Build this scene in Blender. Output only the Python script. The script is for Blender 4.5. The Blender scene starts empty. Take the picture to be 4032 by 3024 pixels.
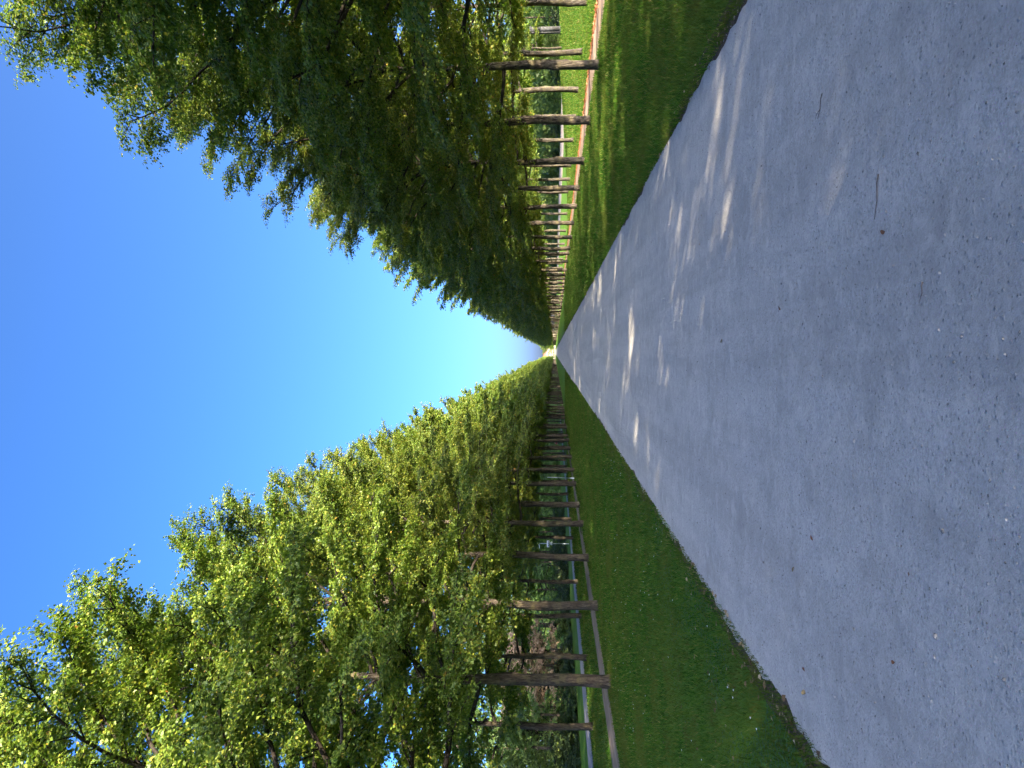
import bpy, math, random
import numpy as np
from mathutils import Vector, Matrix

# ------------------------------------------------------------------ camera, world, sun, exposure
scene = bpy.context.scene
col = scene.collection
R = math.radians

EYE = 1.6
cam_d = bpy.data.cameras.new('camera')
cam = bpy.data.objects.new('camera', cam_d)
col.objects.link(cam)
cam_d.sensor_fit = 'HORIZONTAL'
cam_d.sensor_width = 36.0
cam_d.lens = 36.0 * 3028 / 4032
cam_d.clip_start = 0.05
cam_d.clip_end = 6000
_a = math.atan(124 / 3028)          # looking a little left of the path's axis
_p = math.atan(167 / 3028)          # and a little upwards; the phone is held on its side
F = Vector((-math.sin(_a) * math.cos(_p), math.cos(_a) * math.cos(_p), math.sin(_p)))
U = Vector((math.cos(_a), math.sin(_a), 0))
X = F.cross(U)
cam.matrix_world = Matrix(((X.x, U.x, -F.x, 0), (X.y, U.y, -F.y, 0), (X.z, U.z, -F.z, EYE), (0, 0, 0, 1)))
scene.camera = cam

SUN_EL = R(19.0)
SUN_AZ = R(135.0)                   # clockwise from the path's direction (+Y): right and behind
sun_dir = Vector((math.sin(SUN_AZ) * math.cos(SUN_EL), math.cos(SUN_AZ) * math.cos(SUN_EL), math.sin(SUN_EL)))
world = bpy.data.worlds.new('World')
scene.world = world
world.use_nodes = True
wn = world.node_tree
sky = wn.nodes.new('ShaderNodeTexSky')
sky.sky_type = 'NISHITA'
sky.sun_disc = False
sky.sun_elevation = SUN_EL
sky.sun_rotation = SUN_AZ
sky.altitude = 50
sky.air_density = 0.28
sky.dust_density = 3.9
sky.ozone_density = 3.3
hsv = wn.nodes.new('ShaderNodeHueSaturation')
hsv.inputs['Saturation'].default_value = 1.22
wn.links.new(sky.outputs[0], hsv.inputs['Color'])
wn.links.new(hsv.outputs[0], wn.nodes['Background'].inputs['Color'])
wn.nodes['Background'].inputs['Strength'].default_value = 0.15

sun_d = bpy.data.lights.new('sun', 'SUN')
sun = bpy.data.objects.new('sun', sun_d)
col.objects.link(sun)
sun_d.energy = 4.6
sun_d.angle = R(0.53)
sun_d.color = (1.0, 0.84, 0.63)
sun.rotation_euler = (-sun_dir).to_track_quat('-Z', 'Y').to_euler()

scene.view_settings.view_transform = 'Standard'
scene.view_settings.look = 'None'
scene.view_settings.exposure = 2.68
scene.view_settings.gamma = 1.0
scene.view_settings.use_curve_mapping = False
scene.render.engine = 'CYCLES'
scene.cycles.use_denoising = True
scene.cycles.max_bounces = 4
scene.cycles.diffuse_bounces = 3
scene.cycles.transmission_bounces = 3
scene.cycles.transparent_max_bounces = 4
scene.cycles.use_adaptive_sampling = True
scene.cycles.adaptive_threshold = 0.03
scene.cycles.caustics_reflective = False
scene.cycles.caustics_refractive = False

# ------------------------------------------------------------------ helpers
def tag(o, label=None, cat=None, group=None, kind=None):
    if label: o['label'] = label
    if cat: o['category'] = cat
    if group: o['group'] = group
    if kind: o['kind'] = kind
    return o

def mesh_np(name, verts, faces, mats=None, smooth=False, mat_idx=None):
    """verts (n,3); faces = list of (m,k) int arrays"""
    me = bpy.data.meshes.new(name)
    verts = np.ascontiguousarray(verts, dtype=np.float32)
    me.vertices.add(len(verts))
    me.vertices.foreach_set('co', verts.ravel())
    if isinstance(faces, np.ndarray): faces = [faces]
    faces = [f for f in faces if len(f)]
    nl = sum(f.size for f in faces); nf = sum(len(f) for f in faces)
    me.loops.add(nl); me.polygons.add(nf)
    me.loops.foreach_set('vertex_index', np.concatenate([f.ravel() for f in faces]).astype(np.int32))
    tot = np.concatenate([np.full(len(f), f.shape[1], np.int32) for f in faces])
    st = np.concatenate([[0], np.cumsum(tot)[:-1]]).astype(np.int32)
    me.polygons.foreach_set('loop_start', st)
    me.polygons.foreach_set('loop_total', tot)
    if smooth: me.polygons.foreach_set('use_smooth', np.ones(nf, bool))
    for m in (mats or []): me.materials.append(m)
    if mat_idx is not None: me.polygons.foreach_set('material_index', np.asarray(mat_idx, np.int32))
    me.update(calc_edges=True)
    return me

def link(name, me, parent=None, loc=None):
    o = bpy.data.objects.new(name, me)
    col.objects.link(o)
    if parent: o.parent = parent
    if loc is not None: o.location = loc
    return o

def empty(name, loc, rz=0.0):
    o = bpy.data.objects.new(name, None)
    col.objects.link(o)
    o.location = loc
    o.rotation_euler = (0, 0, rz)
    o.empty_display_size = 0.3
    return o

class MB:
    """collects simple solids into one mesh"""
    def __init__(s): s.v = []; s.f3 = []; s.f4 = []
    def _n(s): return sum(len(a) for a in s.v)
    def add(s, v, f):
        n = s._n(); s.v.append(np.asarray(v, float))
        f = np.asarray(f, int) + n
        (s.f4 if f.shape[1] == 4 else s.f3).append(f)
    def box(s, c, d, rz=0.0):
        x, y, z = (k / 2 for k in d)
        v = np.array([(a, b, e) for e in (-z, z) for b in (-y, y) for a in (-x, x)], float)
        cr, sr = math.cos(rz), math.sin(rz)
        v = np.stack([v[:, 0] * cr - v[:, 1] * sr, v[:, 0] * sr + v[:, 1] * cr, v[:, 2]], 1) + np.array(c)
        s.add(v, [(0, 2, 3, 1), (4, 5, 7, 6), (0, 1, 5, 4), (2, 6, 7, 3), (0, 4, 6, 2), (1, 3, 7, 5)])
    def tube(s, pts, rad, n=6, cap=True):
        v, q = tube_np(np.asarray(pts, float), np.asarray(rad, float), n)
        k = len(pts)
        if cap:
            v = np.concatenate([v, [pts[0]], [pts[-1]]])
            t = []
            for i in range(n):
                j = (i + 1) % n
                t.append((j, i, k * n)); t.append(((k - 1) * n + i, (k - 1) * n + j, k * n + 1))
            s.add(v, q); m = s._n() - len(v)
            s.f3.append(np.array(t, int) + m)
        else: s.add(v, q)
    def build(s, name, mat, parent=None, smooth=False, loc=None):
        fs = [np.concatenate(a) for a in (s.f3, s.f4) if a]
        return link(name, mesh_np(name, np.concatenate(s.v), fs, [mat], smooth), parent, loc)

def tube_np(pts, rad, n):
    k = len(pts)
    tan = np.gradient(pts, axis=0)
    tan /= np.linalg.norm(tan, axis=1)[:, None] + 1e-9
    ref = np.array([0.31, 0.95, 0.05]) if abs(tan[0][2]) > 0.5 else np.array([0.05, 0.02, 1.0])
    a = np.cross(tan, ref); a /= np.linalg.norm(a, axis=1)[:, None] + 1e-9
    b = np.cross(tan, a)
    th = np.arange(n) * 2 * math.pi / n
    v = (pts[:, None, :] + rad[:, None, None] * (np.cos(th)[None, :, None] * a[:, None, :] + np.sin(th)[None, :, None] * b[:, None, :])).reshape(-1, 3)
    i = np.arange(k - 1)[:, None] * n; j = np.arange(n)[None, :]; j2 = (j + 1) % n
    q = np.stack([i + j, i + j2, i + n + j2, i + n + j], -1).reshape(-1, 4)
    return v, q

# ------------------------------------------------------------------ materials
def mat(name):
    m = bpy.data.materials.new(name); m.use_nodes = True
    nt = m.node_tree
    b = nt.nodes['Principled BSDF']
    return m, nt, b

def N(nt, typ, **kw):
    n = nt.nodes.new(typ)
    for k, v in kw.items():
        if k in ('operation', 'blend_type', 'data_type', 'feature', 'distance', 'noise_dimensions', 'wave_type', 'bands_direction'): setattr(n, k, v)
        else: n.inputs[k].default_value = v
    return n

def ramp(nt, fac, stops, interp='LINEAR'):
    r = nt.nodes.new('ShaderNodeValToRGB')
    cr = r.color_ramp; cr.interpolation = interp
    while len(cr.elements) < len(stops): cr.elements.new(0.5)
    for e, (p, c) in zip(cr.elements, stops):
        e.position = p; e.color = (*c, 1) if len(c) == 3 else c
    if fac is not None: nt.links.new(fac, r.inputs[0])
    return r.outputs[0]

def mixc(nt, fac, a, b, blend='MIX'):
    m = nt.nodes.new('ShaderNodeMix'); m.data_type = 'RGBA'; m.blend_type = blend
    for sock, v in ((m.inputs[0], fac), (m.inputs[6], a), (m.inputs[7], b)):
        if hasattr(v, 'is_output'): nt.links.new(v, sock)
        elif isinstance(v, (int, float)): sock.default_value = v
        else: sock.default_value = (*v, 1)
    return m.outputs[2]

def objco(nt, scale=None):
    t = nt.nodes.new('ShaderNodeTexCoord')
    if scale is None: return t.outputs['Object']
    mp = nt.nodes.new('ShaderNodeMapping'); mp.inputs['Scale'].default_value = scale
    nt.links.new(t.outputs['Object'], mp.inputs[0])
    return mp.outputs[0]

def worldco(nt):
    return nt.nodes.new('ShaderNodeNewGeometry').outputs['Position']

def noise(nt, co, scale, detail=4, rough=0.6):
    n = N(nt, 'ShaderNodeTexNoise', Scale=scale, Detail=detail, Roughness=rough)
    nt.links.new(co, n.inputs['Vector'])
    return n.outputs['Fac']

def bump(nt, bsdf, h, strength, dist):
    b = N(nt, 'ShaderNodeBump', Strength=strength, Distance=dist)
    nt.links.new(h, b.inputs['Height']); nt.links.new(b.outputs[0], bsdf.inputs['Normal'])
    return b

def leaf_mat(name, stops, trans, tfac=0.35, rough=0.5):
    m, nt, b = mat(name)
    g = nt.nodes.new('ShaderNodeNewGeometry')
    oi = nt.nodes.new('ShaderNodeObjectInfo')
    c = ramp(nt, g.outputs['Random Per Island'], stops)
    # each tree a touch different
    hsv = nt.nodes.new('ShaderNodeHueSaturation')
    mr = N(nt, 'ShaderNodeMapRange'); mr.inputs['To Min'].default_value = 0.485; mr.inputs['To Max'].default_value = 0.51
    nt.links.new(oi.outputs['Random'], mr.inputs[0]); nt.links.new(mr.outputs[0], hsv.inputs['Hue'])
    nt.links.new(c, hsv.inputs['Color'])
    c = hsv.outputs[0]
    nt.links.new(c, b.inputs['Base Color'])
    b.inputs['Roughness'].default_value = rough
    b.inputs['Specular IOR Level'].default_value = 0.3
    t = nt.nodes.new('ShaderNodeBsdfTranslucent')
    nt.links.new(mixc(nt, 1.0, c, trans, 'MULTIPLY'), t.inputs[0])
    mx = N(nt, 'ShaderNodeMixShader', Fac=tfac)
    nt.links.new(b.outputs[0], mx.inputs[1]); nt.links.new(t.outputs[0], mx.inputs[2])
    nt.links.new(mx.outputs[0], nt.nodes['Material Output'].inputs[0])
    return m

M = {}
M['leaf'] = leaf_mat('lime_leaf', [(0, (.050, .090, .014)), (.4, (.086, .134, .018)), (.8, (.145, .188, .025)), (.97, (.21, .215, .034)), (.993, (.28, .22, .035)), (1, (.30, .15, .03))], (1.6, 1.8, .9), 0.34, .45)
M['leaf_bg'] = leaf_mat('background_leaf', [(0, (.040, .085, .022)), (.5, (.060, .115, .028)), (1, (.095, .155, .036))], (2.2, 2.1, 1.1), 0.35)
M['leaf_dark'] = leaf_mat('dark_shrub_leaf', [(0, (.014, .030, .009)), (.6, (.026, .050, .013)), (.9, (.050, .085, .020)), (1, (.10, .14, .03))], (1.8, 2.0, 1.1), 0.25)
M['leaf_brown'] = leaf_mat('withered_leaf', [(0, (.30, .185, .11)), (.5, (.44, .29, .18)), (.85, (.52, .36, .23)), (1, (.22, .22, .08))], (1.3, 1.2, 1.0), 0.3, 0.7)
M['leaf_light'] = leaf_mat('light_shrub_leaf', [(0, (.075, .12, .025)), (.6, (.11, .165, .035)), (1, (.16, .20, .05))], (2.0, 2.0, 1.1), 0.35)

m, nt, b = mat('bark')
co = objco(nt, (1, 1, .16)); co1 = objco(nt)
f1 = noise(nt, co, 26, 6, .65); f2 = noise(nt, co1, 2.2, 4, .6); f3 = noise(nt, co1, 7, 3, .6)
c = ramp(nt, f1, [(.30, (.012, .009, .007)), (.48, (.042, .034, .026)), (.70, (.125, .106, .080))])
c = mixc(nt, ramp(nt, f2, [(.50, (0, 0, 0)), (.68, (1, 1, 1))]), c, (.12, .105, .052))       # lichen
c = mixc(nt, ramp(nt, f3, [(.56, (0, 0, 0)), (.72, (.55, .55, .55))]), c, (.05, .045, .038))
nt.links.new(c, b.inputs['Base Color']); b.inputs['Roughness'].default_value = .9
b.inputs['Specular IOR Level'].default_value = .15
bump(nt, b, f1, 1.0, .06)
M['bark'] = m
M['twigbark'] = None

m, nt, b = mat('gravel_path')
co = worldco(nt)
big = noise(nt, co, .55, 4, .6); mid = noise(nt, co, 6, 4, .6); fine = noise(nt, co, 60, 5, .75)
vor = N(nt, 'ShaderNodeTexVoronoi', Scale=75.0, Randomness=1.0); nt.links.new(co, vor.inputs['Vector'])
vor2 = N(nt, 'ShaderNodeTexVoronoi', Scale=26.0, Randomness=1.0); nt.links.new(co, vor2.inputs['Vector'])
c = ramp(nt, fine, [(.22, (.19, .18, .152)), (.5, (.44, .422, .368)), (.76, (.68, .655, .585))])
c = mixc(nt, .28, c, ramp(nt, big, [(.3, (.39, .375, .33)), (.7, (.53, .51, .455))]))
c = mixc(nt, ramp(nt, vor.outputs['Distance'], [(.12, (.55, .55, .55)), (.30, (0, 0, 0))]), c, vor.outputs['Color'], 'SOFT_LIGHT')
mp = nt.nodes.new('ShaderNodeMapping'); mp.inputs['Scale'].default_value = (1.5, .07, 1); nt.links.new(co, mp.inputs[0])
trk = noise(nt, mp.outputs[0], 1.3, 4, .6)
c = mixc(nt, ramp(nt, trk, [(.40, (.5, .5, .5)), (.56, (0, 0, 0))]), c, (.32, .305, .268))
dmp = noise(nt, co, 1.7, 5, .7)
c = mixc(nt, ramp(nt, dmp, [(.50, (0, 0, 0)), (.66, (.55, .55, .55))]), c, (.30, .286, .252))
hs = nt.nodes.new('ShaderNodeHueSaturation'); hs.inputs['Saturation'].default_value = .9
nt.links.new(c, hs.inputs['Color']); c = hs.outputs[0]
c = mixc(nt, ramp(nt, vor2.outputs['Distance'], [(.05, (.8, .8, .8)), (.13, (0, 0, 0))]), c, ramp(nt, noise(nt, co, 31, 1, .5), [(.42, (.16, .15, .14)), (.58, (.44, .42, .385))]))
c = mixc(nt, ramp(nt, mid, [(.52, (0, 0, 0)), (.70, (.55, .55, .55))]), c, (.56, .54, .48))
nt.links.new(c, b.inputs['Base Color']); b.inputs['Roughness'].default_value = .92
b.inputs['Specular IOR Level'].default_value = .15
hh = N(nt, 'ShaderNodeMath', operation='ADD')
nt.links.new(fine, hh.inputs[0])
inv = ramp(nt, vor2.outputs['Distance'], [(.0, (1, 1, 1)), (.25, (0, 0, 0))])
nt.links.new(inv, hh.inputs[1])
b1 = bump(nt, b, hh.outputs[0], 1.0, .013)
b0 = N(nt, 'ShaderNodeBump', Strength=.5, Distance=.05); nt.links.new(mid, b0.inputs['Height'])
nt.links.new(b0.outputs[0], b1.inputs['Normal'])
M['path'] = m

def soil_mat(name, dark, light, scale=18, streak=False):
    m, nt, b = mat(name)
    co = worldco(nt)
    if streak:
        mp = nt.nodes.new('ShaderNodeMapping'); mp.inputs['Scale'].default_value = (1, .06, 1)
        nt.links.new(co, mp.inputs[0]); f = noise(nt, mp.outputs[0], 5, 4, .6)
    else: f = noise(nt, co, scale, 5, .7)
    g = noise(nt, co, 1.1, 3, .5)
    c = ramp(nt, f, [(.32, dark), (.66, light)])
    c = mixc(nt, ramp(nt, g, [(.35, (.25, .25, .25)), (.7, (0, 0, 0))]), c, dark)
    nt.links.new(c, b.inputs['Base Color']); b.inputs['Roughness'].default_value = .95
    b.inputs['Specular IOR Level'].default_value = .1
    bump(nt, b, noise(nt, co, 40, 4, .7), .6, .012)
    return m
M['soil'] = soil_mat('edge_soil', (.035, .026, .019), (.13, .10, .072), 30)
M['dirt_r'] = soil_mat('footpath_dirt', (.20, .135, .10), (.42, .32, .25), streak=True)
M['dirt_l'] = soil_mat('footpath_grit', (.14, .115, .09), (.27, .23, .185), streak=True)
M['litter_bed'] = soil_mat('red_litter', (.22, .085, .045), (.44, .21, .12), 45)
M['gravel_far'] = soil_mat('far_gravel', (.30, .24, .17), (.48, .40, .30), 9)
M['asphalt'] = soil_mat('asphalt', (.19, .19, .195), (.27, .27, .27), 60)

def grass_mat(name, stops):
    m, nt, b = mat(name)
    co = worldco(nt)
    f = noise(nt, co, .35, 5, .65); g = noise(nt, co, 14, 4, .7)
    mx = N(nt, 'ShaderNodeMath', operation='MULTIPLY_ADD'); nt.links.new(g, mx.inputs[0]); mx.inputs[1].default_value = .5
    nt.links.new(f, mx.inputs[2])
    c = ramp(nt, mx.outputs[0], stops)
    nt.links.new(c, b.inputs['Base Color']); b.inputs['Roughness'].default_value = .9
    b.inputs['Specular IOR Level'].default_value = .1
    bump(nt, b, noise(nt, co, 35, 4, .8), 1.0, .03)
    return m
M['ground'] = grass_mat('grass_ground', [(.45, (.022, .060, .006)), (.72, (.066, .150, .013)), (.95, (.11, .185, .022))])

m, nt, b = mat('grass_blade')
g = nt.nodes.new('ShaderNodeNewGeometry')
c = ramp(nt, g.outputs['Random Per Island'], [(0, (.008, .040, .004)), (.45, (.022, .078, .007)), (.82, (.060, .135, .014)), (.94, (.13, .15, .03)), (1, (.28, .23, .10))])
pn = noise(nt, g.outputs['Position'], .6, 3, .6)
c = mixc(nt, ramp(nt, pn, [(.42, (0, 0, 0)), (.66, (.8, .8, .8))]), c, (.075, .088, .018))
pn2 = noise(nt, g.outputs['Position'], 1.9, 4, .65)
c = mixc(nt, ramp(nt, pn2, [(.55, (0, 0, 0)), (.72, (.7, .7, .7))]), c, (.072, .056, .024))
c = mixc(nt, ramp(nt, pn2, [(.30, (.6, .6, .6)), (.42, (0, 0, 0))]), c, (.010, .046, .008))
nt.links.new(c, b.inputs['Base Color']); b.inputs['Roughness'].default_value = .8
b.inputs['Specular IOR Level'].default_value = .08
t = nt.nodes.new('ShaderNodeBsdfTranslucent'); nt.links.new(mixc(nt, 1.0, c, (2.2, 2.2, 1.0), 'MULTIPLY'), t.inputs[0])
mx = N(nt, 'ShaderNodeMixShader', Fac=.4)
nt.links.new(b.outputs[0], mx.inputs[1]); nt.links.new(t.outputs[0], mx.inputs[2]); nt.links.new(mx.outputs[0], nt.nodes['Material Output'].inputs[0])
M['blade'] = m

def plain(name, c, rough=.6, spec=.3, metal=0.0, var=0.0, vs=8):
    m, nt, b = mat(name)
    if var:
        f = noise(nt, objco(nt), vs, 4, .6)
        c2 = ramp(nt, f, [(.3, tuple(k * (1 - var) for k in c)), (.7, tuple(min(1, k * (1 + var)) for k in c))])
        nt.links.new(c2, b.inputs['Base Color'])
    else: b.inputs['Base Color'].default_value = (*c, 1)
    b.inputs['Roughness'].default_value = rough; b.inputs['Specular IOR Level'].default_value = spec
    b.inputs['Metallic'].default_value = metal
    return m

def island(name, stops, rough=.8):
    m, nt, b = mat(name)
    g = nt.nodes.new('ShaderNodeNewGeometry')
    nt.links.new(ramp(nt, g.outputs['Random Per Island'], stops), b.inputs['Base Color'])
    b.inputs['Roughness'].default_value = rough; b.inputs['Specular IOR Level'].default_value = .2
    return m
M['pebble'] = island('pebble', [(0, (.12, .112, .10)), (.3, (.23, .215, .19)), (.7, (.33, .31, .28)), (1, (.42, .40, .365))])
M['litter'] = island('dead_leaf', [(0, (.08, .05, .025)), (.4, (.16, .105, .05)), (.75, (.28, .20, .10)), (1, (.40, .32, .19))])
M['twigbark'] = plain('branch_bark', (.030, .025, .020), .9, .1, 0, .35, 6)
M['daisy'] = plain('daisy_white', (.8, .8, .78))
M['metal'] = plain('galvanised_post', (.55, .58, .58), .4, .5, .3)
M['white'] = plain('sign_white', (.80, .81, .82), .4)
M['signprint'] = plain('sign_print', (.10, .16, .38), .5)
M['signback'] = plain('sign_back_grey', (.32, .36, .39), .5, .4, .3)
M['stone'] = plain('grey_stone', (.05, .05, .048), .85, .2, 0, .35, 5)
M['slot_shade'] = plain('slot_shade_black', (.015, .015, .015), .9)
M['twig'] = plain('dry_twig', (.14, .115, .095), .9, .1, 0, .3, 60)
M['puddle'] = plain('puddle_water', (.015, .014, .012), .05, .5)
M['skin'] = plain('skin', (.55, .36, .27)); M['hair'] = plain('hair', (.04, .025, .018))
M['red'] = plain('red_cloth', (.50, .03, .06), .9); M['trouser'] = plain('dark_cloth', (.05, .055, .07), .9)
M['render'] = plain('cream_render', (.42, .37, .27), .9, .1, 0, .06, 1)
M['glass'] = plain('window_glass', (.05, .06, .07), .15, .5)
M['roof'] = plain('roof_tile', (.28, .13, .09), .9, .1, 0, .2, 3)

# ------------------------------------------------------------------ the setting: ground and paths
rng = np.random.default_rng(7)

def smooth(t): t = np.clip(t, 0, 1); return t * t * (3 - 2 * t)
def ground_z(x, y=0.0):
    x = np.asarray(x, float); y = np.asarray(y, float)
    return (1.0 * smooth((x - 16) / 20) + 1.1 * smooth((x - 34) / 20)) * (1 - .92 * smooth((y - 80) / 45))

def sheet(name, xs, ys, zf, m):
    xs = np.asarray(xs, float); ys = np.asarray(ys, float)
    gx, gy = np.meshgrid(xs, ys, indexing='ij')
    v = np.stack([gx, gy, zf(gx, gy)], -1).reshape(-1, 3)
    ny = len(ys); i = np.arange(len(xs) - 1)[:, None] * ny; j = np.arange(ny - 1)[None, :]
    q = np.stack([i + j, i + ny + j, i + ny + j + 1, i + j + 1], -1).reshape(-1, 4)
    return tag(link(name, mesh_np(name, v, q, [m], True)), kind='structure')

ys = np.concatenate([np.arange(-200, 0, 20), np.arange(0, 120, 5), np.arange(120, 160, 5), np.arange(160, 600, 40), [700, 900, 1200, 1800, 3000]])
xs = np.concatenate([[-2500, -800, -300, -120, -60, -30], np.arange(-16, 16, 4), np.arange(16, 60, 1.0), [70, 120, 300, 800, 2500]])
sheet('ground', xs, ys, lambda x, y: ground_z(x, y), M['ground'])

def wob(y, seed, amp):
    r = np.random.default_rng(seed); s = np.zeros_like(y)
    for k, (f, a) in enumerate(((.35, 1.0), (1.3, .5), (4.1, .45), (11, .30), (27, .18))):
        s += a * np.sin(y * f + r.uniform(0, 6.28)) * np.sin(y * f * .37 + r.uniform(0, 6.28))
    return s * amp

def strip(name, xl, xr, y0, y1, z, m, seed, amp, step=.12, near=45, kind='structure', zf=None):
    y = np.concatenate([np.arange(y0, near, step), np.arange(near, min(y1, 200), .6), np.arange(200, y1, 12.0), [y1]]) if y1 > 200 else np.arange(y0, y1, step)
    t = np.linspace(0, 1, 7)
    L = xl + wob(y, seed, amp); Rr = xr + wob(y, seed + 1, amp)
    gx = L[:, None] * (1 - t) + Rr[:, None] * t
    gy = np.repeat(y[:, None], 7, 1)
    gz = (zf(gx, gy) if zf else 0 * gx) + z
    v = np.stack([gx, gy, gz], -1).reshape(-1, 3)
    i = np.arange(len(y) - 1)[:, None] * 7; j = np.arange(6)[None, :]
    q = np.stack([i + j, i + j + 1, i + 7 + j + 1, i + 7 + j], -1).reshape(-1, 4)
    return tag(link(name, mesh_np(name, v, q, [m], True)), kind=kind)

PL, PR = -2.43, 2.96
strip('path_edging_soil', PL - .20, PR + .20, -60, 1060, .004, M['soil'], 30, .05)
strip('path', PL, PR, -60, 1060, .010, M['path'], 40, .09)
strip('footpath', 10.95, 12.9, -60, 600, .010, M['dirt_r'], 50, .10, .3)
strip('leaf_litter_strip', 12.7, 13.35, -60, 600, .006, M['litter_bed'], 54, .12, .3)
strip('footpath', -11.35, -10.05, -60, 600, .008, M['dirt_l'], 60, .07, .3)
strip('cycle_path', -19.3, -16.9, -60, 600, .012, M['asphalt'], 70, .02, .5)
strip('gravel_walk', 34.0, 52.0, 118, 420, .012, M['gravel_far'], 80, .3, 1.0, 160, zf=ground_z)
# forecourt where the avenue ends
sheet('forecourt', [-60, 60], [1062, 1130], lambda x, y: 0 * x + .02, M['gravel_far'])

# dark puddle lying on the left footpath
a = np.linspace(0, 2 * math.pi, 28, endpoint=False)
pv = np.stack([-10.5 + .42 * np.cos(a) * (1 + .15 * np.sin(3 * a)), 46.6 + 2.1 * np.sin(a) * (1 + .12 * np.cos(2 * a)), 0 * a + .014], 1)
me = bpy.data.meshes.new('puddle'); me.from_pydata([tuple(p) for p in pv], [], [tuple(range(28))]); me.materials.append(M['puddle'])
tag(link('puddle', me), kind='structure')

# ------------------------------------------------------------------ trees
def unit(v): return v / (np.linalg.norm(v, axis=-1, keepdims=True) + 1e-9)

def leaves_mesh(P, A, Nn, size, hi):
    """P base points, A axis (base->tip), Nn normals, size lengths"""
    A = unit(A); Nn = unit(Nn - (Nn * A).sum(-1, keepdims=True) * A); S = np.cross(A, Nn)
    l = size[:, None]
    n = len(P); base = np.arange(n)
    if hi:
        sh = [(0, 0, 0), (.02, .34, .05), (.50, .44, .10), (1, 0, -.04), (.50, -.44, .10), (.02, -.34, .05)]
        v = np.stack([P + l * (a * A + s * S + h * Nn) for a, s, h in sh], 1).reshape(-1, 3)
        b = base[:, None] * 6
        q = np.concatenate([b + np.array([[0, 1, 2, 3]]), b + np.array([[0, 3, 4, 5]])])
        return v, q
    sh = [(0, 0, 0), (.34, .47, .08), (1, 0, -.03), (.34, -.47, .08)]
    v = np.stack([P + l * (a * A + s * S + h * Nn) for a, s, h in sh], 1).reshape(-1, 3)
    b = base[:, None] * 4
    return v, np.concatenate([b + np.array([[0, 1, 2]]), b + np.array([[0, 2, 3]])])

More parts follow.
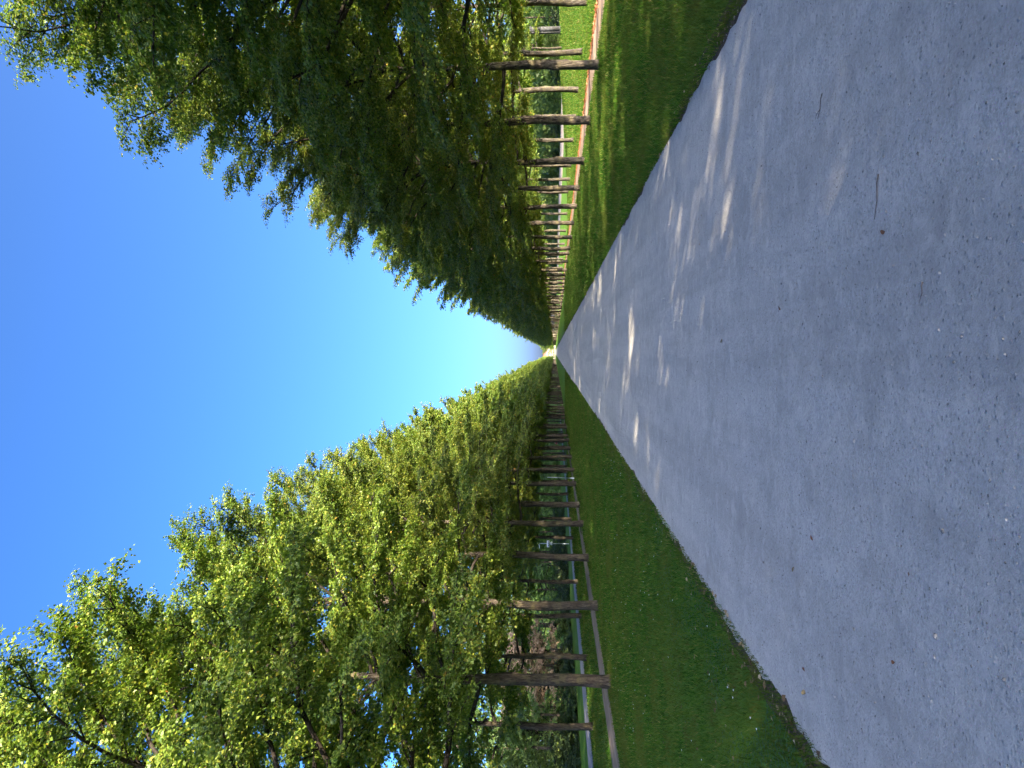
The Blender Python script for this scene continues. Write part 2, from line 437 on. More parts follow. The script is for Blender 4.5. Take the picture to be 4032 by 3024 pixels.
def grow(seed, H, zb, Rad, n_limb, nsec, ntw, nleaf, lsize, hi, prof, twig_tubes=True, droop=1.0, tw_len=.62, sec_n=4, gap=.0, low_gap=.3, vz=.26):
    """branches (verts, quads) and leaves (verts, faces) of one crown, trunk on the z axis"""
    r = np.random.default_rng(seed)
    bv, bq, off = [], [], 0
    P, A, Nn = [], [], []
    def tube(pts, rad, n):
        nonlocal off
        v, q = tube_np(pts, rad, n); bv.append(v); bq.append(q + off); off += len(v)
    pz, pr = zip(*prof)
    for i in range(n_limb + 1):
        lead = i == n_limb
        f = (i + .5) / n_limb
        zc = f ** .92
        z0 = zb + (H - 1.8 - zb) * zc + r.uniform(-.25, .25)
        az = i * 2.39996 + r.uniform(-.35, .35)
        rl = Rad * np.interp(zc, pz, pr) * r.uniform(.78, 1.14)
        if lead: z0 = H * .62; zc = 1.0
        t = np.linspace(0, 1, 9)
        up = math.tan(R(14 + 46 * zc + r.uniform(-8, 8)))
        dr = (.55 * (1 - zc) ** 1.3 + .06) * droop
        rr = rl * t; z = z0 + rl * (up * t - dr * up * t * t - .10 * droop * (1 - zc) * t ** 3)
        if lead: rr = .25 * t; z = z0 + (H - z0) * t
        w = r.uniform(-.22, .22) * np.sin(t * math.pi) * rl + r.uniform(-.25, .25) * t * t * rl
        ca, sa = math.cos(az), math.sin(az)
        limb = np.stack([rr * ca - w * sa, rr * sa + w * ca, z], 1)
        limb[1:-1] += r.normal(0, .045, (7, 3))
        r0 = (.075 if not lead else .10) * (Rad / 4.3) * (1 - .45 * zc if not lead else 1)
        tube(limb, r0 * (1 - .82 * t) + .004, 5)
        tl = unit(np.gradient(limb, axis=0))
        ns = nsec if not lead else int(nsec * 2.2)
        for k in range(ns):
            if r.uniform() < gap + low_gap * (zc < .2 and not lead): continue
            u = .18 + .82 * (k + r.uniform(0, 1)) / ns
            x = u * 8; i0 = min(int(x), 7); fr = x - i0
            p0 = limb[i0] * (1 - fr) + limb[i0 + 1] * fr
            d = tl[i0]
            side = 1 if k % 2 else -1
            ang = side * R(r.uniform(28, 78)) * (1 - .5 * max(0, u - .8) / .2)
            if lead: ang = r.uniform(0, 6.28); d = np.array([1, 0, .9])
            c, s = math.cos(ang), math.sin(ang)
            d = np.array([d[0] * c - d[1] * s, d[0] * s + d[1] * c, d[2] * .8 + r.uniform(-vz, vz * 1.2)])
            d /= np.linalg.norm(d)
            L = Rad / 4.3 * (1.55 - .75 * u) * r.uniform(.65, 1.25) * (1 if not lead else 1.0)
            tt = np.linspace(0, 1, sec_n + 1)
            sec = p0 + d * (L * tt)[:, None]
            sec[:, 2] -= .22 * droop * L * tt ** 2
            sec += r.normal(0, .02, sec.shape) * (tt[:, None] > 0)
            tube(sec, r0 * .30 * (1 - .8 * tt) + .003, 3)
            m = max(2, int(ntw * (.7 + .3 * L)))
            uu = np.clip(.10 + .9 * (np.arange(m) + r.uniform(0, 1, m)) / m, 0, 1)
            xi = uu * sec_n; ii = np.minimum(xi.astype(int), sec_n - 1); ff = (xi - ii)[:, None]
            tp = sec[ii] * (1 - ff) + sec[ii + 1] * ff
            sgn = np.where(np.arange(m) % 2 == 0, 1, -1) * r.uniform(.3, 1.25, m)
            hd = np.stack([d[0] * np.cos(sgn) - d[1] * np.sin(sgn), d[0] * np.sin(sgn) + d[1] * np.cos(sgn), d[2] * .5 + r.normal(0, .30, m)], 1)
            hd = unit(hd)
            tL = tw_len * r.uniform(.55, 1.3, m)
            v_ = (np.arange(nleaf) + .6) / nleaf
            lp = tp[:, None, :] + hd[:, None, :] * (tL[:, None] * v_[None, :])[..., None]
            lp[..., 2] -= (.30 * droop * tL[:, None] * v_[None, :] ** 2)
            if twig_tubes:
                e3 = tp + hd * tL[:, None]; e3[:, 2] -= .30 * droop * tL
                q3 = np.concatenate([tp, tp + [0, .006, .006], e3]); mm = len(tp); ia = np.arange(mm)
                bv.append(q3); bq.append(np.stack([ia, ia + mm, ia + 2 * mm, ia + 2 * mm], 1) + off); off += len(q3)
            sd = np.where(np.arange(nleaf) % 2 == 0, 1, -1)[None, :, None]
            side_v = np.stack([-hd[:, 1], hd[:, 0], 0 * hd[:, 0]], 1)[:, None, :] * sd
            la = hd[:, None, :] * .55 + side_v * .75 + r.normal(0, .32, lp.shape); la[..., 2] -= .50
            rad_out = lp.copy(); rad_out[..., 2] = 0; rad_out = unit(rad_out)
            ln = np.array([0, 0, .75]) + rad_out * .60 + r.normal(0, .42, lp.shape)
            lp = lp + r.normal(0, .035, lp.shape) + side_v * .03
            P.append(lp.reshape(-1, 3)); A.append(la.reshape(-1, 3)); Nn.append(ln.reshape(-1, 3))
    P = np.concatenate(P); A = np.concatenate(A); Nn = np.concatenate(Nn)
    sz = lsize * r.uniform(.6, 1.25, len(P))
    lv, lf = leaves_mesh(P, A, Nn, sz, hi)
    return np.concatenate(bv), np.concatenate(bq), lv, lf

def fix_tri(q):
    """split quads with a repeated last vertex into triangles"""
    t = q[:, 2] == q[:, 3]
    return [f for f in (q[~t], q[t][:, :3]) if len(f)]

def trunk_np(seed, H, r0, rc, nz, ns, burls=4, ht=3.6):
    r = np.random.default_rng(seed)
    z = np.concatenate([np.linspace(-.08, .4, 5)[:-1], np.linspace(.4, 4.2, nz), np.linspace(4.2, H * .66, 8)[1:]])
    th = np.arange(ns) * 2 * math.pi / ns
    rad = np.interp(z, [-.1, 0, .15, .5, ht, H * .4, H * .66], [r0 * 1.28, r0 * 1.18, r0 * 1.07, r0 * 1.0, rc, rc * .6, .09])
    g = np.zeros((len(z), ns)) + rad[:, None]
    zz = z[:, None]; tt = th[None, :]
    for k in range(7):
        g += r0 * .035 * np.sin(r.integers(1, 6) * tt + r.uniform(.3, 3.2) * zz + r.uniform(0, 6.28)) * np.clip(zz + .5, .3, 1.2)
    for k in range(5):   # root flare
        g += r0 * .16 * np.exp(-((tt - r.uniform(0, 6.28) + 3.14) % 6.28 - 3.14) ** 2 / .12) * np.exp(-np.clip(zz, 0, 9) / .16)
    for k in range(burls):
        a0 = r.uniform(0, 6.28); zb = r.uniform(1.0, ht + .2) if k else ht - .1
        da = (tt - a0 + math.pi) % (2 * math.pi) - math.pi
        g += r0 * r.uniform(.08, .36) * np.exp(-(da / r.uniform(.35, .7)) ** 2 - ((zz - zb) / r.uniform(.10, .3)) ** 2)
    cx = .05 * np.sin(z * r.uniform(.5, .9) + r.uniform(0, 6)) * np.clip(z / 2, 0, 1); cy = .05 * np.sin(z * r.uniform(.5, .9) + r.uniform(0, 6)) * np.clip(z / 2, 0, 1)
    v = np.stack([g * np.cos(tt) + cx[:, None], g * np.sin(tt) + cy[:, None], zz + 0 * g], -1).reshape(-1, 3)
    n = len(z); i = np.arange(n - 1)[:, None] * ns; j = np.arange(ns)[None, :]; j2 = (j + 1) % ns
    return v, np.stack([i + j, i + j2, i + ns + j2, i + ns + j], -1).reshape(-1, 4)

LIME = [(0, .88), (.18, 1.0), (.5, 1.0), (.72, .86), (.88, .64), (1, .38)]
near_kinds, far_kinds = [], []
def wood_mesh(tv, tq, bv, bq):
    return mesh_np('trunk', np.concatenate([tv, bv]), [tq] + [f + len(tv) for f in fix_tri(bq)], [M['bark'], M['twigbark']], True, np.concatenate([np.zeros(len(tq)), np.ones(len(bq))]))
for s in range(3):
    bv, bq, lv, lf = grow(100 + s, 15.8 + .3 * s, 3.65, 4.3, 42, 19, 14, 18, .082, False, LIME, tw_len=.44, gap=.04, low_gap=.26)
    tv, tq = trunk_np(200 + s, 15.8, .166, .142, 34, 22, 6)
    near_kinds.append((mesh_np('trunk', tv, tq, [M['bark']], True), mesh_np('branches', bv, fix_tri(bq), [M['twigbark']], True), mesh_np('crown', lv, lf, [M['leaf']])))
for s in range(4):
    bv, bq, lv, lf = grow(120 + s, 15.8 + .3 * s, 3.4, 4.3, 40, 16, 9, 9, .172, False, LIME, False, sec_n=2, gap=.06, tw_len=.5, low_gap=.15)
    tv, tq = trunk_np(220 + s, 15.8, .168, .142, 14, 10, 5)
    far_kinds.append((wood_mesh(tv, tq, bv, bq), mesh_np('crown', lv, lf, [M['leaf']])))

open_kinds = []                     # the back row on the sun's side is thinner and lets streaks of light through
for s in range(2):
    bv, bq, lv, lf = grow(160 + s, 15.8 + .3 * s, 3.6, 4.0, 36, 15, 8, 9, .165, False, LIME, False, sec_n=2, gap=.31, tw_len=.5, low_gap=.15)
    tv, tq = trunk_np(260 + s, 15.8, .166, .142, 24, 14, 6)
    open_kinds.append((wood_mesh(tv, tq, bv, bq), mesh_np('crown', lv, lf, [M['leaf']])))

ORD = ['first', 'second', 'third', 'fourth', 'fifth', 'sixth', 'seventh', 'eighth', 'ninth', 'tenth', 'eleventh', 'twelfth', 'thirteenth', 'fourteenth']
def ORDN(i): return (ORD + ['fifteenth', 'sixteenth', 'seventeenth', 'eighteenth'])[i]
prng = random.Random(5)
def place_tree(x, y, label, group, kinds, sxy, sz, idx, tilt=.012):
    t = empty('lime_tree', (x, y, float(ground_z(x, y))), prng.uniform(0, 6.28))
    t.rotation_euler.x = prng.uniform(-tilt, tilt); t.rotation_euler.y = prng.uniform(-tilt, tilt)
    t.scale = (sxy, sxy, sz)
    tag(t, label, 'tree', group)
    for me in kinds[idx % len(kinds)]:
        link(me.name.split('.')[0], me, t)
    return t

rows = [  # x, first visible trunk y, index range, words for the row, width, height, skip
    (9.8, 26.9, -8, 89, 'shaded front row', 1.03, .89),
    (16.8, 37.2, -9, 47, 'shaded back row', 1.0, .88),
    (-9.1, 21.3, -1, 89, 'sunlit front row', .95, .96),
    (-14.8, 29.9, 0, 55, 'sunlit back row', .92, 1.0),
]
for ri, (x, y0, k0, k1, words, wxy, hz) in enumerate(rows):
    for k in range(k0, k1):
        y = y0 + 6.38 * k
        if y < 0: lab = f'lime tree behind the viewpoint in the {words}'; 
        elif k < 0: lab = f'lime tree of the {words}, crown only, {ORD[-k-1]} before its nearest visible trunk'
        elif k < 14: lab = f'lime tree in the {words}, {ORD[k]} trunk in view counted from the near end'
        else: lab = f'slim distant lime tree in the {words}, beyond its fourteenth trunk'
        xx = x + prng.uniform(-.22, .22)
        place_tree(xx, y + prng.uniform(-.25, .25), lab, f'lime trees of the {words}', far_kinds if y < -10 or (ri == 0 and k == -5) else open_kinds if ri == 1 or (ri == 3 and 0 <= k < 7) else near_kinds if y < 62 else far_kinds,
                   wxy * prng.uniform(.93, 1.07) * (.86 if ri == 3 and 0 <= k < 7 else 1.2 if y < -4 else 1), hz * (prng.uniform(.86, 1.07) if ri == 2 else prng.uniform(.92, 1.06)) * (.80 if ri == 0 and k == -3 else .90 if ri == 0 and k == -2 else .82 if ri == 3 and 0 <= k < 7 else .88 if y < -4 else 1), (0 if (ri == 0 and k in (-3, -2, -1)) or (ri == 2 and k in (-1, 0)) else prng.randrange(12)))

# the rest of the avenue, too far to tell the trees apart
allv, allf, off = [], [], 0
fr = np.random.default_rng(3)
protos = []
for s in range(3):
    bv, bq, lv, lf = grow(140 + s, 15.8, 3.4, 4.2, 16, 4, 3, 3, .85, False, LIME, False, sec_n=2)
    tv, tq = trunk_np(240 + s, 15.8, .22, .18, 3, 5, 0)
    protos.append((lv, lf, tv, tq))
tvs, tqs, toff = [], [], 0
for x in (9.8, -9.1):
    for y in np.arange(595, 1050, 6.4):
        lv, lf, tv, tq = protos[fr.integers(3)]
        a = fr.uniform(0, 6.28); c, s = math.cos(a), math.sin(a); sz = fr.uniform(.93, 1.07)
        def tr(v): return np.stack([v[:, 0] * c - v[:, 1] * s + x, v[:, 0] * s + v[:, 1] * c + y, v[:, 2] * sz], 1)
        allv.append(tr(lv)); allf.append(lf + off); off += len(lv)
        tvs.append(tr(tv)); tqs.append(tq + toff); toff += len(tv)
nl = off
me = mesh_np('distant_lime_trees', np.concatenate(allv + tvs), [np.concatenate(allf), np.concatenate(tqs) + nl], [M['leaf'], M['bark']],
             mat_idx=np.concatenate([np.zeros(sum(len(f) for f in allf)), np.ones(sum(len(f) for f in tqs))]))
tag(link('distant_lime_trees', me), 'far end of the lime avenue where the trees merge into one mass', 'trees', kind='stuff')

# ------------------------------------------------------------------ background trees and shrubs
TREEB = [(0, .75), (.25, 1.0), (.6, .92), (.85, .6), (1, .3)]
SHRUB = [(0, 1.0), (.3, 1.0), (.6, .8), (.85, .55), (1, .35)]
def bg_kind(seed, H, zb, Rad, leafm, nl=26, ns=7, nt_=5, nleaf=9, ls=.20, prof=TREEB, trunk=.16):
    bv, bq, lv, lf = grow(seed, H, zb, Rad, nl, ns, nt_, nleaf, ls, False, prof, False, sec_n=2)
    tv, tq = trunk_np(seed + 1, H, trunk, trunk * .8, 6, 8, 2, max(.8, zb))
    return (wood_mesh(tv, tq, bv, bq), mesh_np('crown', lv, lf, [leafm]))
K = {
    'bush': [bg_kind(345, 5.0, .3, 2.8, M['leaf_bg'], 24, 7, 5, 9, .17, SHRUB, .08)],
    'tree': [bg_kind(300, 13, 1.6, 4.6, M['leaf_bg']), bg_kind(310, 12, 1.2, 4.2, M['leaf_bg'])],
    'dark': [bg_kind(320, 2.5, .15, 1.7, M['leaf_dark'], 18, 6, 5, 9, .15, SHRUB, .05), bg_kind(325, 2.1, .1, 1.6, M['leaf_dark'], 18, 6, 5, 9, .15, SHRUB, .05)],
    'brown': [bg_kind(330, 6.2, .9, 3.1, M['leaf_brown'], 24, 7, 5, 9, .19, TREEB, .10)],
    'light': [bg_kind(340, 5.2, .3, 2.9, M['leaf_light'], 24, 7, 5, 9, .17, SHRUB, .08)],
}
def bg(kind, nm, x, y, s, sz, label, cat, group=None):
    t = empty(nm, (x, y, float(ground_z(x, y))), prng.uniform(0, 6.28)); t.scale = (s, s, sz)
    tag(t, label, cat, group)
    k = prng.choice(K[kind])
    for n_, me in zip(('trunk' if cat == 'tree' else 'stem', 'crown'), k): link(n_, me, t)

# left: dark shrubs behind the cycle path, withered tree, light shrub, tall trees
ysl = [46, 49.5, 53, 56.5, 60, 64, 68, 73, 79, 86, 93, 101, 110, 121, 133]
for i, y in enumerate(ysl):
    bg('dark', 'dark_shrub', -26.0 + prng.uniform(-.6, .6), y, prng.uniform(.9, 1.3), prng.uniform(.45, .75) if y < 80 else prng.uniform(.8, 1.1), f'low dark shrub beyond the cycle path, {ORDN(i)} from the near end of its line', 'shrub', 'dark shrubs beyond the cycle path')
bg('brown', 'withered_tree', -27.6, 62.5, 1.15, 1.0, 'small tree with sunlit tan withered leaves, the one nearer the frame edge', 'tree')
bg('brown', 'withered_tree', -28.8, 73, 1.05, 1.0, 'small tree with tan withered leaves, the farther one in more shade', 'tree')
bg('light', 'light_shrub', -27.3, 54, 1.1, 1.0, 'tall sunlit pale green shrub at the frame edge beyond the cycle path', 'shrub')
bg('light', 'light_shrub', -28.5, 49.5, 1.0, 1.05, 'rounded pale green shrub half cut by the frame edge', 'shrub')
for i, y in enumerate([38, 46, 55, 64, 73, 83, 94, 106, 120, 136, 154, 174, 196, 220]):
    bg('tree', 'broadleaf_tree', -35 + prng.uniform(-2, 2), y, prng.uniform(1.0, 1.25), prng.uniform(.9, 1.1), f'broadleaf tree in the dark belt beyond the cycle path, {ORDN(i)} from the near end', 'tree', 'trees beyond the cycle path')
# right: trees and shrubs beyond the lawn
for i, y in enumerate([66, 73, 80, 87, 94, 101, 109, 118, 128, 139, 151, 165, 180, 198, 218, 240]):
    bg(('dark', 'light', 'dark', 'bush')[i % 4], 'dark_shrub' if i % 2 == 0 else 'leafy_shrub', 54 + prng.uniform(-1.5, 1.5), y, prng.uniform(1.3, 2.0) * (1 if i % 2 == 0 else .6), prng.uniform(1.0, 1.9) * (1 if i % 2 == 0 else .6), f'shrub at the top of the sunny lawn, {ORDN(i)} from the near end', 'shrub', 'dark shrubs above the lawn')
for i, y in enumerate([55, 66, 77, 88, 99, 111, 124, 138, 153, 170, 188, 208, 230, 255]):
    bg('tree', 'broadleaf_tree', 62 + prng.uniform(-3, 3), y, prng.uniform(1.1, 1.4), prng.uniform(.9, 1.1), f'broadleaf tree in the belt above the sunny lawn, {ORDN(i)} from the near end', 'tree', 'trees above the lawn')
# a single slim tree standing on the lawn beside the stone pillar
t = empty('young_tree', (30.5, 78.5, float(ground_z(30.5, 78.5))), 1.0); t.scale = (.62, .62, .62)
tag(t, 'slim sunlit tree on the lawn beside the grey stone pillar', 'tree')
for n_, me in zip(('trunk', 'crown'), far_kinds[2]): link(n_, me, t)

# woods that close the view behind the rows farther off
def wood(name, x0, x1, y0, y1, n, seed, label):
    r_ = np.random.default_rng(seed)
    y = y0 * (y1 / y0) ** r_.uniform(0, 1, n)
    x = r_.uniform(x0, x1, n)
    top = 11 + 3.0 * np.sin(y * .33 + x * .4) + 1.5 * np.sin(y * 1.1)
    z = top * r_.uniform(0, 1, n) ** .8 + ground_z(x, y)
    A_ = r_.normal(0, 1, (n, 3)); A_[:, 2] -= .5
    N_ = r_.normal(0, .6, (n, 3)) + np.array([-.6 * np.sign(x0), -.5, .6])
    v_, f_ = leaves_mesh(np.stack([x, y, z], 1), A_, N_, np.maximum(.56, .0046 * y) * r_.uniform(.7, 1.3, n), False)
    tag(link(name, mesh_np(name, v_, f_, [M['leaf_bg']])), label, 'wood', kind='stuff')
wood('wood', -66, -41, 30, 200, 38000, 63, 'leafy wood behind the belt beyond the cycle path')
wood('wood', 70, 98, 40, 260, 38000, 64, 'leafy wood behind the belt above the sunny lawn')
wood('distant_wood', -46, -31, 130, 1050, 36000, 61, 'dark wood far off behind the sunlit row')
wood('distant_wood', 54, 74, 150, 1050, 36000, 62, 'dark wood far off behind the shaded row')

# far end: light tree and a cream building closing the view
bg('light', 'far_tree', 6, 1150, 4.0, 4.2, 'pale sunlit tree closing the far end of the avenue', 'tree')
bld = empty('cream_building', (0, 1230, 0))
tag(bld, 'cream rendered building glimpsed at the far end of the avenue', 'building')
w = MB(); w.box((0, 0, 7), (60, 14, 14)); w.build('wall', M['render'], bld)
rf = MB(); rf.add([(-31, -8, 14), (31, -8, 14), (31, 8, 14), (-31, 8, 14), (-31, 0, 20), (31, 0, 20)], [(0, 1, 5, 4), (2, 3, 4, 5)]); rf.build('roof', M['roof'], bld)
for ix in range(-7, 8):
    for iz in range(3):
        q = MB(); q.box((ix * 3.8, -7.02, 2.6 + iz * 4.2), (1.5, .12, 2.2)); q.build('window', M['glass'], bld)

# ------------------------------------------------------------------ post, sign, pillar, person
# stone pillar on the lawn with an arched slot
px, py = 32.4, 79.0; pz = float(ground_z(px, py))
pil = empty('stone_pillar', (px, py, pz), R(-12))
tag(pil, 'grey square stone pillar with dark slot standing on the sunny lawn', 'pillar')
PH = 3.05
s = MB(); s.box((.10, 0, PH / 2), (.50, .62, PH)); s.box((-.20, .26, PH / 2), (.10, .10, PH)); s.box((-.20, -.26, PH / 2), (.10, .10, PH))
s.box((-.20, 0, .95), (.10, .42, 1.9)); s.box((-.20, 0, PH - .11), (.10, .42, .22)); s.build('shaft', M['stone'], pil)
s = MB(); s.box((-.155, 0, 2.36), (.012, .42, .94)); s.build('slot', M['slot_shade'], pil)  # near-black sheet on the recess back, painting in the slot's inner shade
s = MB(); s.box((0.03, 0, PH + .05), (.78, .74, .10)); s.build('cap', M['stone'], pil)
s = MB(); s.box((0.03, 0, .06), (.80, .76, .16)); s.build('plinth', M['stone'], pil)

# sign post beyond the cycle path
sg = empty('sign_post', (-20.9, 83.5, 0), R(0)); tag(sg, 'pale metal sign post with white name plate beyond the cycle path', 'sign')
s = MB(); s.tube([(0, 0, -.1), (0, 0, .75)], [.055, .055], 8); s.tube([(0, 0, .75), (.0, 0, 3.25)], [.038, .038], 8); s.build('post', M['metal'], sg, True)
s = MB(); s.box((-.02, -.06, 2.28), (.74, .025, .30)); pl = s.build('name_plate', M['white'], sg)
s = MB()
for i, (x0, x1) in enumerate(((-.28, -.10), (-.07, .08), (.11, .27))):
    s.box(((x0 + x1) / 2, -.076, 2.27), (x1 - x0, .006, .07))
s.build('lettering', M['signprint'], pl)
s = MB(); th = np.linspace(0, 2 * math.pi, 20, endpoint=False)
s.tube([(0.02, -.045, 1.92), (0.02, -.065, 1.92)], [.19, .19], 20); s.build('round_sign', M['signback'], sg)
s = MB(); s.box((-.24, -.03, 3.26), (.62, .03, .13)); s.build('top_plate', M['white'], sg)

# thin stake at the sunlit row
st = empty('stake', (-9.75, 59.5, 0)); tag(st, 'thin grey stake with a pale foot at the edge of the sunlit front row', 'post')
s = MB(); s.tube([(0, 0, .36), (.06, 0, 2.15)], [.032, .03], 7); s.build('pole', M['signback'], st, True)
s = MB(); s.tube([(-.012, 0, -.08), (0, 0, .36)], [.05, .045], 7); s.build('foot', M['white'], st, True)

# person in a red top on the cycle path
def skin_obj(name, pts, edges, rad, m, parent, root=0):
    me = bpy.data.meshes.new(name); me.from_pydata(pts, edges, []); me.materials.append(m)
    o = link(name, me, parent)
    sk = o.modifiers.new('skin', 'SKIN'); sk.use_smooth_shade = True
    sub = o.modifiers.new('sub', 'SUBSURF'); sub.levels = 1; sub.render_levels = 2
    if not me.skin_vertices: me.attributes  # layer is made by the modifier
    lay = me.skin_vertices[0].data if me.skin_vertices else None
    if lay:
        for i, r_ in enumerate(rad):
            lay[i].radius = r_ if isinstance(r_, tuple) else (r_, r_)
        lay[root].use_root = True
    return o
per = empty('person', (-17.9, 152, .012), R(10)); tag(per, 'person in a red top and dark trousers on the cycle path', 'person')
bp = [(0, 0, .96), (0, 0, 1.18), (0, -.02, 1.40), (0, -.02, 1.50), (0, -.03, 1.60), (0, -.03, 1.70),
      (-.19, -.01, 1.40), (-.27, .04, 1.12), (-.26, -.08, .90), (-.26, -.12, .80),
      (.19, -.01, 1.40), (.27, -.04, 1.12), (.26, -.18, .92), (.26, -.22, .83),
      (-.10, 0, .90), (-.11, .10, .50), (-.11, .22, .10), (-.11, .10, .03),
      (.10, 0, .90), (.11, -.14, .50), (.11, -.22, .08), (.11, -.36, .03)]
be = [(0, 1), (1, 2), (2, 3), (3, 4), (4, 5), (2, 6), (6, 7), (7, 8), (8, 9), (2, 10), (10, 11), (11, 12), (12, 13), (0, 14), (14, 15), (15, 16), (16, 17), (0, 18), (18, 19), (19, 20), (20, 21)]
br = [(.15, .10), (.14, .10), (.15, .10), .055, .085, .08, .06, .045, .035, .03, .06, .045, .035, .03, .085, .06, .04, .035, .085, .06, .04, .035]
skin_obj('body', bp, be, br, M['skin'], per)
skin_obj('red_top', [bp[i] for i in (0, 1, 2, 6, 7, 10, 11)], [(0, 1), (1, 2), (2, 3), (3, 4), (2, 5), (5, 6)], [(.175, .13), (.17, .125), (.18, .13), .085, .065, .085, .065], M['red'], per)
skin_obj('trousers', [bp[i] for i in (0, 14, 15, 16, 18, 19, 20)], [(0, 1), (1, 2), (2, 3), (0, 4), (4, 5), (5, 6)], [(.165, .12), .10, .078, .06, .10, .078, .06], M['trouser'], per)
skin_obj('hair', [(0, .0, 1.68), (0, .01, 1.75)], [(0, 1)], [.095, .07], M['hair'], per)

# ------------------------------------------------------------------ grass, litter, pebbles
def blades(n, x0, x1, y0, y1, seed, hmul=1.0, edge=None):
    r = np.random.default_rng(seed)
    y = y0 * (y1 / y0) ** r.uniform(0, 1, n)
    x = r.uniform(x0, x1, n)
    d = np.hypot(x, y)
    h = r.uniform(.022, .072, n) * hmul * (1 + d / 60)
    w = np.maximum(.0034, .00050 * d) * r.uniform(.7, 1.3, n)
    a = r.uniform(0, 6.28, n); b = r.uniform(0, 6.28, n); lean = r.uniform(.1, 1.0, n) * h
    P = np.stack([x, y, ground_z(x, y) - .004], 1)
    S = np.stack([np.cos(a), np.sin(a), 0 * a], 1) * (w / 1)[:, None]
    T = P + np.stack([np.cos(b) * lean, np.sin(b) * lean, h], 1)
    v = np.stack([P - S, P + S, T], 1).reshape(-1, 3)
    return v
vs = [blades(230000, -9.95, PL - .10, 3.6, 110, 11), blades(205000, PR + .10, 10.85, 4.5, 110, 12, 1.35), blades(90000, 13.3, 34, 20, 90, 13, 1.2),
      blades(9000, PL - .16, PL + .02, 3.6, 60, 14, .9), blades(9000, PR - .02, PR + .16, 4.5, 60, 15, 1.2), blades(30000, -16.8, -11.4, 18, 90, 16)]
tb = []
for ri, (x, y0, k0, k1, words, wxy, hz) in enumerate(rows):          # longer tufts left round the trunks
    for k in range(0, 9):
        b_ = blades(420, -.36, .36, 1, 2, 900 + 20 * ri + k, 2.2).reshape(-1, 3, 3)
        b_[..., 1] = b_[..., 1] - b_[:, :1, 1] + np.random.default_rng(k + 50 * ri).uniform(-.36, .36, (len(b_), 1)); b_[..., 0] += x; b_[..., 1] += y0 + 6.38 * k
        mid = (b_[:, 0] + b_[:, 1]) / 2; b_[:, :2] = mid[:, None] + (b_[:, :2] - mid[:, None]) * 3.5
        b_[..., 2] += float(ground_z(x, y0 + 6.38 * k)); tb.append(b_.reshape(-1, 3))
v = np.concatenate(vs + tb); n = len(v) // 3
f = np.arange(n * 3).reshape(-1, 3)
tag(link('grass', mesh_np('grass', v, f, [M['blade']])), 'short green grass of the verges beside the gravel path', 'grass', kind='stuff')

def scatter_leaflets(name, pos, size, m, seed, zoff=.012, curl=.25):
    r = np.random.default_rng(seed); n = len(pos)
    a = r.uniform(0, 6.28, n); A = np.stack([np.cos(a), np.sin(a), r.normal(0, .18, n)], 1)
    Nn = np.stack([r.normal(0, curl, n), r.normal(0, curl, n), np.ones(n)], 1)
    P = np.stack([pos[:, 0], pos[:, 1], ground_z(pos[:, 0], pos[:, 1]) + zoff + r.uniform(0, .02, n)], 1)
    v, q = leaves_mesh(P, A, Nn, size, True)
    return link(name, mesh_np(name, v, q, [m]))
r = np.random.default_rng(21)
def logy(n, a, b): return a * (b / a) ** r.uniform(0, 1, n)
yy = logy(900, 3.6, 45); side = r.uniform(0, 1, 900) < .55
xx = np.where(side, PL - np.abs(r.normal(0, .16, 900)) + .04, PR + np.abs(r.normal(0, .16, 900)) - .04)
y2 = logy(700, 4, 40); x2 = np.where(r.uniform(0, 1, 700) < .6, r.uniform(-8.5, PL, 700), r.uniform(PR, 10, 700))
pos = np.stack([np.concatenate([xx, x2]), np.concatenate([yy, y2])], 1)
tag(scatter_leaflets('leaf_litter', pos, r.uniform(.02, .055, len(pos)), M['litter'], 22), 'dry leaves and seed wings scattered along the grass edges', 'leaf litter', kind='stuff')
y3 = logy(4500, 20, 160); pos = np.stack([13.0 + r.normal(0, .22, 4500), y3], 1)
o = scatter_leaflets('red_leaf_litter', pos, r.uniform(.05, .12, 4500), island('red_leaf', [(0, (.22, .07, .035)), (.6, (.40, .16, .07)), (1, (.50, .28, .14))]), 23)
tag(o, 'reddish fallen leaves banked along the edge of the shaded side footpath', 'leaf litter', kind='stuff')

nc = 14000                                                             # clover in the near corner of the verge
rc = np.random.default_rng(77)
cy_ = 3.7 * (12 / 3.7) ** rc.uniform(0, 1, nc // 3); cx_ = PL - .12 - np.abs(rc.normal(0, .75, nc // 3))
keep = (np.sin(cx_ * 2.3 + 1) * np.sin(cy_ * 1.7) + .5 * np.sin(cx_ * 5 + cy_ * 4)) > -.15
cx_, cy_ = cx_[keep], cy_[keep]; m_ = len(cx_)
ang = rc.uniform(0, 6.28, m_)[:, None] + np.arange(3)[None] * 2.094
Pc = np.stack([np.repeat(cx_[:, None], 3, 1), np.repeat(cy_[:, None], 3, 1), np.repeat(rc.uniform(.03, .06, m_)[:, None], 3, 1)], -1).reshape(-1, 3)
Ac = np.stack([np.cos(ang), np.sin(ang), 0 * ang], -1).reshape(-1, 3)
v_, f_ = leaves_mesh(Pc, Ac, np.array([0, 0, 1.0]) + rc.normal(0, .25, Pc.shape), rc.uniform(.011, .020, len(Pc)), False)
M['clover'] = island('clover_leaf', [(0, (.016, .060, .014)), (.6, (.03, .095, .02)), (1, (.06, .14, .03))], .6)
tag(link('clover', mesh_np('clover', v_, f_, [M['clover']])), 'dark green clover patches in the near verge on the sunlit side', 'clover', kind='stuff')
nd = 170
yd = logy(nd, 5, 26); xd = r.uniform(-9, PL - .1, nd)
th = np.arange(6) * math.pi / 3
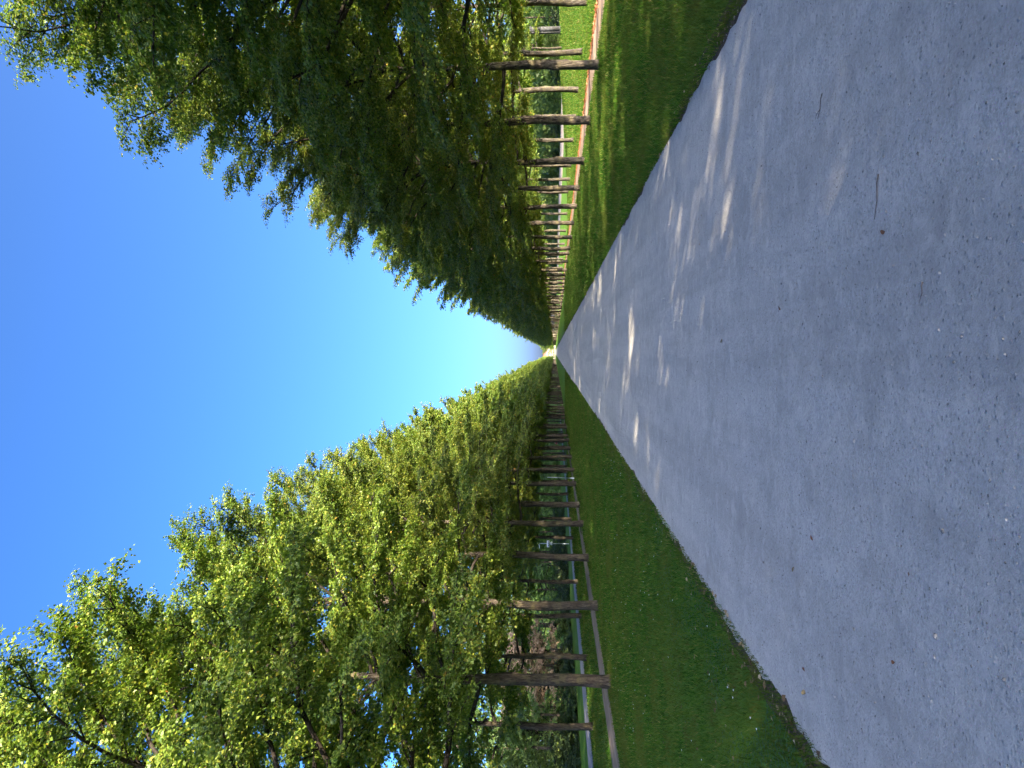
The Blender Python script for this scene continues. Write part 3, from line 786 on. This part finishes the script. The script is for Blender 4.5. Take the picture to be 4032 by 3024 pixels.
v = np.stack([xd[:, None] + .009 * np.cos(th) * (1 + yd[:, None] / 40), yd[:, None] + .009 * np.sin(th), np.repeat((.05 + r.uniform(0, .02, nd))[:, None], 6, 1) + .004 * np.sin(th * 2)], -1).reshape(-1, 3)
tag(link('daisies', mesh_np('daisies', v, np.arange(nd * 6).reshape(-1, 6), [M['daisy']])), 'tiny white daisies dotted in the verge on the sunlit side', 'flowers', kind='stuff')

npb = 11000
yp = logy(npb, 2.4, 14); xp = r.uniform(PL + .02, PR - .02, npb)
oc = np.array([(1, 0, 0), (-1, 0, 0), (0, 1, 0), (0, -1, 0), (0, 0, .7), (0, 0, -.6)], float)
of = np.array([(0, 2, 4), (2, 1, 4), (1, 3, 4), (3, 0, 4), (2, 0, 5), (1, 2, 5), (3, 1, 5), (0, 3, 5)])
sz = np.exp(r.normal(math.log(.0036), .40, npb)); aa = r.uniform(0, 6.28, npb)
sc = oc[None] * sz[:, None, None] * r.uniform(.6, 1.3, (npb, 1, 3))
rx = sc[..., 0] * np.cos(aa)[:, None] - sc[..., 1] * np.sin(aa)[:, None]; ry = sc[..., 0] * np.sin(aa)[:, None] + sc[..., 1] * np.cos(aa)[:, None]
v = np.stack([rx + xp[:, None], ry + yp[:, None], sc[..., 2] + .0105], -1).reshape(-1, 3)
f = (np.arange(npb)[:, None, None] * 6 + of[None]).reshape(-1, 3)
tag(link('pebbles', mesh_np('pebbles', v, f, [M['pebble']], True)), 'loose pebbles lying on the gravel path', 'pebbles', kind='stuff')

# single fallen leaves and twigs on the path
LEAVES = [  # x, y, size, words
    (1.78, 3.97, .05, 'pale curled leaf near the path edge on the shaded side'), (.58, 3.82, .045, 'rust brown curled leaf lying alone beyond the straight twig'),
    (1.18, 8.58, .05, 'brown leaf in the sun streaks on the shaded half of the path'), (.125, 7.40, .06, 'brown leaf at the middle of the path between sun streaks'),
    (.295, 5.52, .05, 'dark leaf beside the broad sun patch mid-path'), (-1.595, 5.88, .05, 'orange brown leaf toward the grass on the sunlit side'),
    (-1.425, 5.15, .05, 'small brown leaf in the pale patch on the path'), (-1.16, 4.78, .05, 'dark brown leaf standing on the sunlit half of the path'),
    (-2.03, 4.91, .05, 'reddish leaf nearer the verge on the sunlit side'), (-2.165, 4.88, .06, 'russet three-pointed leaf close to the verge edge'),
    (-1.005, 3.51, .045, 'olive leaf crumb on the near sunlit half of the path'), (-1.45, 3.63, .035, 'tiny orange leaf crumb near the close end of the path')]
red = plain('rust_leaf', (.17, .075, .035), .8, .2, 0, .3, 40); tan = plain('tan_leaf', (.22, .165, .08), .8, .2, 0, .3, 40)
r = np.random.default_rng(33)
for i, (x, y, sz_, lab) in enumerate(LEAVES):
    sz_ *= .75
    a = r.uniform(0, 6.28); A = np.array([[math.cos(a), math.sin(a), .25]]); n_ = np.array([[r.normal(0, .3), r.normal(0, .3), 1]])
    u_ = np.linspace(0, 1, 7); w_ = np.sin(u_ * math.pi) ** .7 * .36
    A = unit(A)[0]; n_ = unit(n_ - (n_ * A).sum() * A)[0]; S_ = np.cross(A, n_)
    pts = np.concatenate([[sz_ * (u * A + s_ * w * S_ + (.5 * w * abs(s_) + .22 * (u - .5) ** 2) * n_) for s_ in (-1, 0, 1)] for u, w in zip(u_, w_)])
    pts[:, 2] -= pts[:, 2].min()
    i_ = np.arange(6)[:, None] * 3; j_ = np.arange(2)[None]
    q = np.stack([i_ + j_, i_ + j_ + 1, i_ + 3 + j_ + 1, i_ + 3 + j_], -1).reshape(-1, 4)
    o = link('fallen_leaf', mesh_np('fallen_leaf', pts, q, [red if i % 3 else tan], True), None, (x, y, .012))
    tag(o, lab, 'leaf', 'single leaves on the path')
for (p0, p1, rad, lab) in [((.87, 3.90, .016), (.655, 3.93, .016), .0036, 'straight thin dry twig lying across the path'),
                           ((1.53, 4.72, .016), (1.40, 4.78, .018), .003, 'short forked twig in the long sun streak'),
                           ((.30, 3.42, .016), (.22, 3.44, .016), .0028, 'small twig splinter on the near path, sunny side of the straight twig')]:
    p0 = np.array(p0); p1 = np.array(p1); t_ = np.linspace(0, 1, 6)
    pts = p0 * (1 - t_)[:, None] + p1 * t_[:, None]; pts[:, 1] += .004 * np.sin(t_ * 9); pts[:, 2] += .002 * np.sin(t_ * 7)
    s = MB(); s.tube(pts, rad * (1 - .5 * t_), 6)
    if 'forked' in lab:
        k = pts[3]; s.tube([k, k + [-.03, .035, .01], k + [-.045, .06, .006]], [rad * .7, rad * .5, rad * .3], 5)
    tag(s.build('twig', M['twig'], None, True), lab, 'twig')
